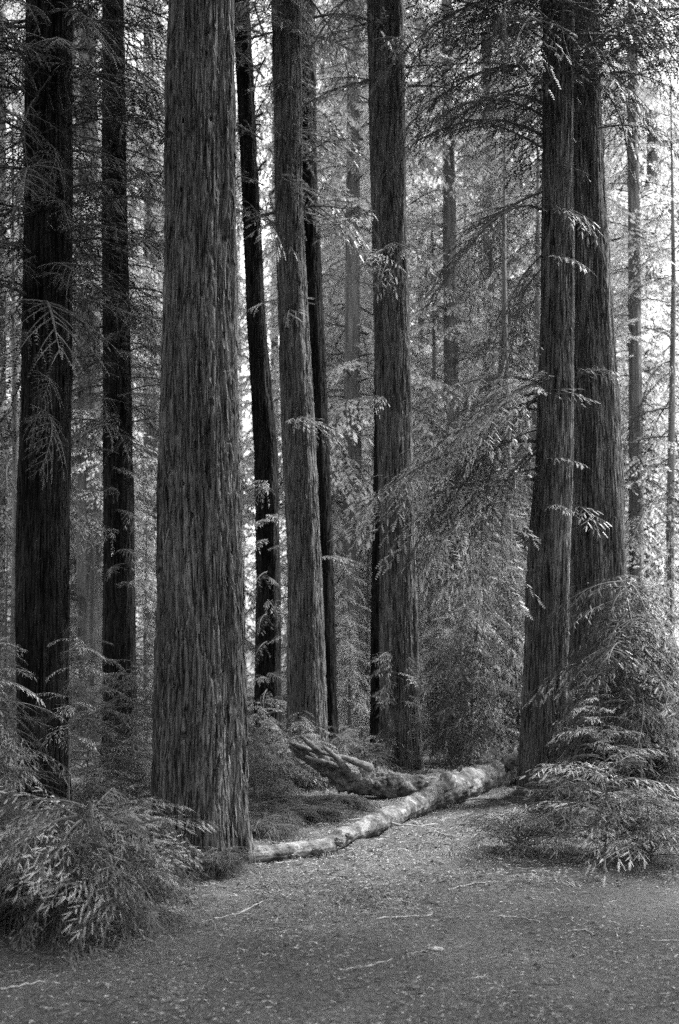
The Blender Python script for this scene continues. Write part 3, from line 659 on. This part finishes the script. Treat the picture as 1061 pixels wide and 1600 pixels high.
TALL_M = [as_mesh('tall_crown', crown(0.9, 11.5, 2.1, 0.7, 150, MIDL, 1.9, 330 + k, pitch=(-0.5, 0.2), offset=0.04, clump=1.6), [NEEDLE, TWIG]) for k in range(3)]
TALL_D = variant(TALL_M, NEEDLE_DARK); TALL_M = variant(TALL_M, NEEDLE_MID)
V, Q, _ = tube([(0, 0, -0.1), (0.06, 0, 4), (0, 0.05, 8), (0, 0, 11.6)], [0.09, 0.07, 0.04, 0.008], 8)
TALL_STEM = mesh_from('tall_stem', V, Q, [BARK_PALE], smooth=True)
for k, (px, Y, s, lb, dk) in enumerate([
    (20, 19, 1.0, 'dark bushy young tree behind the left edge of the leftmost trunk', 1), (135, 22, 1.1, 'dark bushy young tree between the leftmost and the black slim trunk', 1),
    (232, 24, 1.15, 'bushy young tree in the gap left of the widest trunk', 0), (205, 31, 1.5, 'tall bushy tree far behind the black slim trunk', 0),
    (465, 27, 1.3, 'bushy young tree behind the straight trunk', 0), (545, 29, 1.3, 'bright bushy tree in the gap left of the middle redwood', 0),
    (520, 36, 1.7, 'pale tall bushy tree far behind the narrow tight trunk', 0), (610, 33, 1.6, 'tall bushy tree behind the middle redwood', 0),
    (675, 26, 1.1, 'bright bushy young tree right of the middle redwood', 0), (725, 32, 1.5, 'tall bushy tree behind the hazy trunk above the log fork', 0),
    (790, 21, 1.15, 'shaded bushy tree filling the gap left of the right pair', 1), (770, 28, 1.4, 'bushy tree behind the slim twiggy trunk', 0),
    (840, 25, 1.3, 'bushy tree behind the front right trunk', 1), (1048, 23, 1.2, 'bushy tree at the right edge behind the thin trunk', 1),
    (1075, 30, 1.5, 'tall bushy tree beyond the right edge', 0), (60, 28, 1.4, 'tall bushy tree far behind the leftmost trunk', 0), (-30, 24, 1.2, 'bushy tree beyond the left edge', 1), (985, 34, 1.9, 'tall bushy tree far behind the slender right trunk', 0), (1030, 40, 2.2, 'tallest bushy tree far behind the thin right-edge trunk', 0), (655, 40, 2.2, 'tallest bushy tree far behind the middle redwood', 0), (740, 42, 2.3, 'tall pale bushy tree farthest back left of the right pair', 0), (570, 44, 2.3, 'tall pale bushy tree farthest back left of the middle redwood', 0)]):
    x = (px - CX) / F * Y
    root = empty('young_redwood', (x, Y, gz(x, Y)), lb, 'young tree'); root.rotation_euler.z = k * 1.3; root.scale = (s, s, s)
    link('stem', TALL_STEM, root); link('crown', (TALL_D if dk else TALL_M)[k % 3], root)

ZONES = [(-999, 25, 'beyond the left edge of the leftmost dark trunk'), (25, 110, 'hidden behind the leftmost dark trunk'), (110, 162, 'in the gap right of the leftmost dark trunk'),
         (162, 215, 'behind the black slim trunk'), (215, 255, 'in the gap left of the widest trunk'), (255, 375, 'behind the widest trunk'), (375, 440, 'behind the dark leaning trunk'),
         (440, 515, 'behind the straight trunk'), (515, 585, 'in the bright gap left of the middle redwood'), (585, 660, 'behind the middle redwood'), (660, 740, 'in the gap right of the middle redwood'),
         (740, 830, 'in the gap left of the right pair'), (830, 980, 'behind the right pair'), (980, 3000, 'in the gap right of the right pair')]
def zone(px):
    for a, b, t in ZONES:
        if a <= px < b: return t
def far_tree(px, Y, k, s, extra=''):
    x = (px - CX) / F * Y
    depth = 'mid-distance' if Y < 34 else ('distant' if Y < 52 else 'farthest, haziest')
    lb = '%s redwood %s%s' % (depth, zone(px), extra)
    root = empty('redwood_tree', (x, Y, gz(x, Y)), lb, 'tree', 'redwoods standing in the background')
    root.rotation_euler.z = k * 2.1; root.scale = (s, s, s)
    link('trunk', FART[k % NV], root); link('crown', FARC[k % NV], root)
rr = random.Random(77); k = 0; far_specs = []
for Y0, Y1, n in [(25, 33, 7), (35, 46, 11), (48, 64, 19), (66, 90, 24)]:
    for q in range(n):
        Y = rr.uniform(Y0, Y1)
        px = -60 + (q + rr.random()) * 1180 / n
        if abs(px - 392) < 11 + 350 / Y or (Y > 30 and abs(px - 995) < 14): continue
        far_specs.append((px, Y, k, rr.uniform(0.85, 1.15))); k += 1

for q, (root, Y, sd_) in enumerate(SLIM):
    if sd_ in (201, 203, 204, 205, 206, 207, 208, 209):
        o = link('crown', SLIMC[q % 2], root); o.rotation_euler.z = q * 1.9; o.scale = (0.9, 0.9, 0.8)
far_specs += [(868, 30, 102, 1.05), (1012, 28.5, 103, 0.95), (790, 36, 104, 1.1), (1055, 33, 105, 1.1)]
dep = lambda Y: 0 if Y < 34 else (1 if Y < 52 else 2)
for sp in far_specs:
    same = sorted(t[0] for t in far_specs if dep(t[1]) == dep(sp[1]) and zone(t[0]) == zone(sp[0]))
    n_, q_ = len(same), same.index(sp[0])
    ex = '' if n_ == 1 else ([', the left one', ', the right one'][q_] if n_ == 2 else ', ' + ('leftmost' if q_ == 0 else 'rightmost' if q_ == n_ - 1 else ['', 'second', 'third', 'fourth', 'fifth', 'sixth'][q_] + ' from left' if n_ > 3 else 'middle') + ' of %s' % ['', '', '', 'three', 'four', 'five', 'six', 'seven', 'eight'][n_])
    far_tree(*sp, extra=ex)

for k, (x, Y, s, lb) in enumerate([(-5.5, 3.0, 1.0, 'unseen redwood added for shade beside the trail, left of the camera, crown high overhead'), (5.6, 2.5, 1.05, 'unseen redwood added for shade beside the trail, right of the camera, crown high overhead'),
        (-2.5, -4.0, 1.1, 'unseen redwood added for shade behind the camera on the left of the trail'), 
        (-7.0, 8.0, 1.05, 'unseen redwood added for shade beyond the left edge, level with the widest trunk'), (7.2, 8.5, 1.0, 'unseen redwood added for shade beyond the right edge, level with the layered sapling'), (-8.5, -2.0, 1.1, 'unseen redwood added for shade left and behind the camera'), (8.5, -2.5, 1.1, 'unseen redwood added for shade right and behind the camera')]):
    root = empty('redwood_tree', (x, Y, gz(x, Y)), lb, 'tree'); root.rotation_euler.z = k * 1.1; root.scale = (s, s, s)  # trees outside the frame, added to cut the light on the foreground
    link('trunk', FART[k % NV], root); link('crown', HIGH[k % 3], root)

# ------------------------------------------------------------------ dead sprigs shed on the floor
parts = []; r_ = random.Random(5)
while len(parts) < 240:
    y = r_.uniform(6.5, 17); x = r_.uniform(-0.33, 0.33) * y
    if float(path_side(np.array([x]), np.array([y]))[0]) < r_.uniform(0, 1.6): continue
    parts.append((NEAR[r_.randrange(4)], aim((x, y, gz(x, y) + 0.025), r_.uniform(0, 6.28), r_.uniform(-0.02, 0.1), r_.uniform(-0.3, 0.3), r_.uniform(0.2, 0.75))))
tag(link('fallen_sprigs', as_mesh('fallen_sprigs', merge(parts), [LITTER, TWIG])), 'small dead redwood sprigs lying over the litter', 'sprig litter', kind='stuff')

# ------------------------------------------------------------------ the fallen log
def log_part(name, pts, rads, m, seed, parent, org, bumps=(), rough=0.1, seg=72, n=220, broken=0.0):
    pts = np.array(pts, float); rads = np.array(rads, float)
    s = np.concatenate([[0], np.cumsum(np.linalg.norm(np.diff(pts, axis=0), axis=1))]); s /= s[-1]
    t = np.linspace(0, 1, n)
    k = np.hanning(11); k /= k.sum()
    def sm(v):
        e = np.concatenate([np.full(5, v[0]) - (v[1] - v[0]) * np.arange(5, 0, -1), v, np.full(5, v[-1]) + (v[-1] - v[-2]) * np.arange(1, 6)])
        return np.convolve(e, k, 'valid')
    C = np.stack([sm(np.interp(t, s, pts[:, a])) for a in range(3)], -1); r = sm(np.interp(t, s, rads))
    V, Q, (S, U, T, a) = tube(C, np.ones(n), seg)
    dirs = V.reshape(n, seg, 3) - C[:, None]
    W = C[:, None] + dirs * r[:, None, None]
    fx = lambda f, sd: perlin(W[..., 0] * f, W[..., 1] * f, W[..., 2] * f, sd)
    rad = r[:, None] * (1 + rough * (fx(4, seed) * 1.2 + fx(11, seed + 1) * 0.6 + fx(30, seed + 2) * 0.35))
    ca, sa = np.cos(a)[None] * 5, np.sin(a)[None] * 5
    rad = rad * (1 + rough * 0.35 * perlin(ca, sa, t[:, None] * 7, seed + 11) + rough * 0.3 * perlin(ca * 3, sa * 3, t[:, None] * 18, seed + 12))
    rad = rad * (1 - rough * 0.9 * np.clip(0.25 - np.abs(fx(7, seed + 15)), 0, 1) * 2)
    for bt, ba, bs, bh in bumps:     # burls: position along, angle, size, height
        d2 = ((t[:, None] - bt) * np.linalg.norm(pts[-1] - pts[0])) ** 2 + ((((a[None] - ba + math.pi) % (2 * math.pi)) - math.pi) * r[:, None]) ** 2
        g = np.exp(-d2 / bs ** 2)
        rad = rad + bh * g * (1 + 1.3 * fx(28, seed + 7) + 0.9 * fx(60, seed + 8))
    if broken:
        e = np.clip((0.3 - t[:, None]) / 0.3, 0, 1)
        rag = perlin(np.cos(a)[None] * 2.5, np.sin(a)[None] * 2.5, t[:, None] * 2.5, seed + 9)
        rad = rad * (1 - e * broken * np.clip(0.5 + rag * 1.6, 0, 1.1))
    W = C[:, None] + dirs * rad[..., None]
    V = np.concatenate([W.reshape(-1, 3), [C[0], C[-1]]]) - org
    j = np.arange(seg); j2 = (j + 1) % seg; b = (n - 1) * seg
    caps = np.concatenate([np.stack([j2, j, np.full(seg, n * seg), np.full(seg, n * seg)], -1), np.stack([b + j, b + j2, np.full(seg, n * seg + 1), np.full(seg, n * seg + 1)], -1)])
    T3 = np.concatenate([tris(Q), caps[:, :3]])
    return link(name, mesh_from(name, V, T3, [m], smooth=True), parent)
def on_ground(px, py, r, dz=0.0):
    """centre of a log of radius r whose underside meets the ground where the photo shows its lower edge py"""
    Y = CAMZ * F / (py - HY) ; 
    for _ in range(4):
        x = (px - CX) / F * Y; Y = (CAMZ - gz(x, Y)) * F / (py - HY)
    return ((px - CX) / F * Y, Y + r * 0.6, gz((px - CX) / F * Y, Y) + r * 0.85 + dz)
pts, rads = [], []
for px, py, r in [(376, 1350, 0.075), (410, 1347, 0.085), (460, 1342, 0.08), (510, 1335, 0.095), (545, 1320, 0.10), (585, 1303, 0.115), (625, 1287, 0.13), (660, 1272, 0.15), (700, 1256, 0.19), (740, 1240, 0.21), (785, 1228, 0.20), (822, 1218, 0.17)]:
    r *= 0.86; q_ = on_ground(px, py, r); pts.append((q_[0] + rnd.uniform(-0.025, 0.025), q_[1] + rnd.uniform(-0.04, 0.04), q_[2])); rads.append(r * rnd.uniform(0.9, 1.15))
org = np.array([pts[6][0], pts[6][1], 0.0])
LOG = empty('fallen_log', org, 'pale weathered forked log lying across the litter from the widest trunk to the right trunk', 'log')
log_part('trunk', pts, rads, WOOD, 3, LOG, org, bumps=[(0.06, 3.6, 0.06, 0.05), (0.12, 4.0, 0.05, 0.05), (0.2, 4.2, 0.05, 0.05), (0.17, 1.0, 0.05, 0.04), (0.3, 3.9, 0.05, 0.04), (0.62, 1.5, 0.12, 0.05), (0.72, 2.5, 0.1, 0.05)], rough=0.2)
fork = [tuple(P(455, 1161, 12.5)), tuple(P(490, 1186, 12.7)), tuple(P(530, 1208, 12.8)), tuple(P(570, 1222, 12.9)), tuple(P(600, 1228, 13.0))]
log_part('broken_limb', fork, [0.07, 0.10, 0.14, 0.16, 0.14], WOOD_DARK, 13, LOG, org, bumps=[(0.35, 1.5, 0.08, 0.06), (0.6, 4.2, 0.12, 0.06), (0.8, 1.5, 0.1, 0.06)], rough=0.3, broken=0.8)
limb = [tuple(P(572, 1222, 12.95)), tuple(P(610, 1229, 13.0)), tuple(P(655, 1231, 13.1)), tuple(P(700, 1226, 13.3)), tuple(P(745, 1216, 13.7))]
log_part('limb', limb, [0.15, 0.17, 0.16, 0.17, 0.13], WOOD, 14, LOG, org, bumps=[(0.1, 2.0, 0.1, 0.05), (0.5, 4.2, 0.12, 0.06)], rough=0.2)
for k, (a, b, r_) in enumerate([((705, 1216, 13.0), (722, 1196, 13.0), 0.035), ((655, 1240, 12.2), (668, 1222, 12.1), 0.03)]):
    p0, p1 = P(*a) - np.array([0, 0, 0.03]), P(*b)
    log_part('branch_stub', [tuple(p0), tuple((p0 + p1) / 2 + np.array([0.01, 0, 0])), tuple(p1)], [r_ * 1.5, r_, r_ * 0.6], WOOD, 60 + k, LOG, org, rough=0.35, seg=18, n=40)
def burl(px, py, Y, r, seed):
    u = np.linspace(0, math.pi, 25); v = np.linspace(0, 2 * math.pi, 36, endpoint=False)
    Uu, Vv = np.meshgrid(u, v, indexing='ij')
    D = np.stack([np.sin(Uu) * np.cos(Vv), np.sin(Uu) * np.sin(Vv), np.cos(Uu)], -1)
    k = r * (1 + 0.6 * perlin(D[..., 0] * 2.2, D[..., 1] * 2.2, D[..., 2] * 2.2, seed) + 0.6 * perlin(D[..., 0] * 6, D[..., 1] * 6, D[..., 2] * 6, seed + 1))
    W = (D * k[..., None] * np.array([1.5, 0.9, 0.8])).reshape(-1, 3) + P(px, py, Y) - org
    i = np.arange(24)[:, None] * 36; j = np.arange(36)[None]; j2 = (j + 1) % 36
    Q = np.stack([i + j, i + 36 + j, i + 36 + j2, i + j2], -1).reshape(-1, 4)
    link('burl', mesh_from('burl', W, tris(Q), [WOOD_DARK], smooth=True), LOG)
for k, (px, py, Y, r_) in enumerate([(432, 1325, 8.95, 0.05), (458, 1336, 8.95, 0.03), (497, 1330, 9.1, 0.035), (525, 1316, 9.35, 0.042), (543, 1307, 9.6, 0.035), (672, 1240, 12.8, 0.06)]): burl(px, py, Y, r_, 70 + k)
for k, (a, b) in enumerate([((452, 1160), (545, 1202)), ((478, 1182), (560, 1215)), ((500, 1176), (580, 1200)), ((470, 1150), (520, 1200)), ((505, 1166), (548, 1212))]):
    p0, p1 = P(a[0], a[1], 12.45 - 0.1 * k), P(b[0], b[1], 12.65); mid = (p0 + p1) / 2 + np.array([0, 0, 0.03])
    log_part('splinter', [tuple(p0), tuple(mid), tuple(p1)], [0.015, 0.035, 0.05], WOOD_DARK, 40 + k, LOG, org, rough=0.35, seg=20, n=60)
stub = [tuple(P(752, 1196, 14.0)), tuple(P(770, 1180, 14.1)), tuple(P(775, 1166, 14.1))]
log_part('root_stub', stub, [0.10, 0.08, 0.05], WOOD_DARK, 50, LOG, org, rough=0.35, seg=24, n=60)
log_part('root_stub', [tuple(P(785, 1198, 14.1)), tuple(P(812, 1185, 14.0)), tuple(P(830, 1188, 13.9))], [0.12, 0.08, 0.04], WOOD_DARK, 51, LOG, org, rough=0.35, seg=24, n=60)

# ------------------------------------------------------------------ sticks
def stick(pix, r, m, label, name='stick', lift=0.0, Ys=None):
    pts = []
    for q, (px, py) in enumerate(pix):
        if Ys: pts.append(tuple(P(px, py, Ys[q]))); continue
        Y = CAMZ * F / (py - HY)
        for _ in range(3):
            x = (px - CX) / F * Y; Y = (CAMZ - gz(x, Y)) * F / (py - HY)
        pts.append(((px - CX) / F * Y, Y, gz((px - CX) / F * Y, Y) + r * 0.8 + lift))
    pts = np.array(pts); s = np.linspace(0, 1, len(pts)); t = np.linspace(0, 1, 24)
    C = np.stack([np.interp(t, s, pts[:, a]) for a in range(3)], -1)
    C[:, 1] += 0.006 * np.sin(t * 17 + pix[0][0]); C[:, 2] += 0.003 * np.sin(t * 23 + pix[0][1])
    org = C[0].copy()
    V, Q, _ = tube(C - org, r * 0.72 * (1 - 0.5 * t) * (1 + 0.18 * np.sin(t * 31 + pix[0][0])), 7)
    tag(link(name, mesh_from(name, V, Q, [m], smooth=True), loc=org), label, 'stick')
stick([(545, 1282), (590, 1278), (625, 1289), (655, 1291), (684, 1287)], 0.013, STICK, 'long pale curved stick leaning over the log and onto the litter', Ys=[10.75, 10.6, 10.5, 10.35, 10.5])
stick([(588, 1437), (630, 1434), (676, 1432)], 0.009, STICK, 'pale straight stick on the trail below the log fork')
stick([(778, 1433), (815, 1435), (845, 1442)], 0.008, STICK, 'pale stick on the trail below the right shrubs')
stick([(530, 1517), (570, 1512), (612, 1500)], 0.006, STICK, 'thin bent stick lowest in the middle of the trail')
stick([(635, 1492), (668, 1486)], 0.005, STICK, 'thin short twig just right of the lowest bent stick')
stick([(888, 1455), (915, 1454), (932, 1463)], 0.006, STICK, 'pale hooked stick on the right part of the trail')
stick([(1018, 1471), (1075, 1470)], 0.006, STICK, 'pale stick running out of the right edge on the trail')
stick([(505, 1367), (545, 1371), (600, 1369)], 0.007, STICK_DARK, 'dark stick on the litter in front of the log')
stick([(540, 1546), (575, 1541)], 0.006, STICK_DARK, 'dark twig near the bottom middle of the trail')
stick([(830, 1538), (880, 1539)], 0.006, STICK_DARK, 'dark stick near the bottom right of the trail')
stick([(125, 1563), (165, 1567)], 0.008, STICK_DARK, 'dark stick near the bottom left of the trail')
stick([(700, 1392), (745, 1384), (800, 1384)], 0.006, STICK, 'thin twig on the litter below the leafy fallen sprig')
stick([(335, 1440), (375, 1428), (410, 1415)], 0.008, STICK, 'stick on the litter right of the large drooping shrub')
stick([(0, 1548), (40, 1540), (72, 1534)], 0.008, STICK, 'pale stick at the bottom left edge of the trail')
stick([(700, 1256), (760, 1250), (812, 1246)], 0.016, STICK_DARK, 'dark stick lying along the underside of the log')
stick([(430, 1350), (466, 1347)], 0.008, STICK, 'short pale stick lying against the front of the log')
stick([(442, 1352), (452, 1328)], 0.005, STICK, 'thin forked twig standing against the log', Ys=[8.75, 8.7])
# a pale torn leaf and a dark clod on the litter
def clod(px, py, r, m, label, name, cat, flat=1.0, seed=1):
    Y = CAMZ * F / (py - HY); x = (px - CX) / F * Y
    u = np.linspace(0, math.pi, 13); v = np.linspace(0, 2 * math.pi, 18, endpoint=False)
    Uu, Vv = np.meshgrid(u, v, indexing='ij')
    D = np.stack([np.sin(Uu) * np.cos(Vv), np.sin(Uu) * np.sin(Vv), np.cos(Uu)], -1)
    k = r * (1 + 0.7 * perlin(D[..., 0] * 2.5, D[..., 1] * 2.5, D[..., 2] * 2.5, seed))
    W = (D * k[..., None] * np.array([1.3, 1, flat])).reshape(-1, 3)
    i = np.arange(12)[:, None] * 18; j = np.arange(18)[None]; j2 = (j + 1) % 18
    Q = np.stack([i + j, i + 18 + j, i + 18 + j2, i + j2], -1).reshape(-1, 4)
    tag(link(name, mesh_from(name, W, tris(Q), [m], smooth=True), loc=(x, Y, gz(x, Y) + r * flat * 0.6)), label, cat)
clod(683, 1348, 0.035, STICK_DARK, 'small dark clod of bark on the litter between log and right shrubs', 'bark_clod', 'clod', 0.8, 3)
clod(680, 1470, 0.032, STICK, 'pale crumpled leaf on the middle of the trail', 'crumpled_leaf', 'leaf', 0.35, 4)
clod(648, 1529, 0.022, STICK_DARK, 'dark bark chip low on the trail', 'bark_chip', 'bark chip', 0.4, 5)
clod(168, 1524, 0.012, STICK, 'tiny pale pebble at the lower left of the trail', 'pebble', 'pebble', 0.6, 6)

# ------------------------------------------------------------------ haze
if HAZE:
    hm = bpy.data.materials.new('haze_air'); hm.use_nodes = True
    N, L = hm.node_tree.nodes, hm.node_tree.links
    for nd in list(N):
        if nd.type == 'BSDF_PRINCIPLED': N.remove(nd)
    pv = N.new('ShaderNodeVolumePrincipled'); pv.inputs['Color'].default_value = (0.95, 0.95, 0.95, 1); pv.inputs['Density'].default_value = HAZE
    L.new(pv.outputs[0], N['Material Output'].inputs['Volume'])
    x0, x1, z0, z1 = -460, 460, -3, 50
    V = [(x, y, z) for x in (x0, x1) for y in (x0, x1) for z in (z0, z1)]
    Q = [(0, 1, 3, 2), (4, 6, 7, 5), (0, 4, 5, 1), (2, 3, 7, 6), (0, 2, 6, 4), (1, 5, 7, 3)]
    tag(link('haze', mesh_from('haze', V, Q, [hm])), 'pale even haze hanging between the trees', 'haze', kind='stuff')
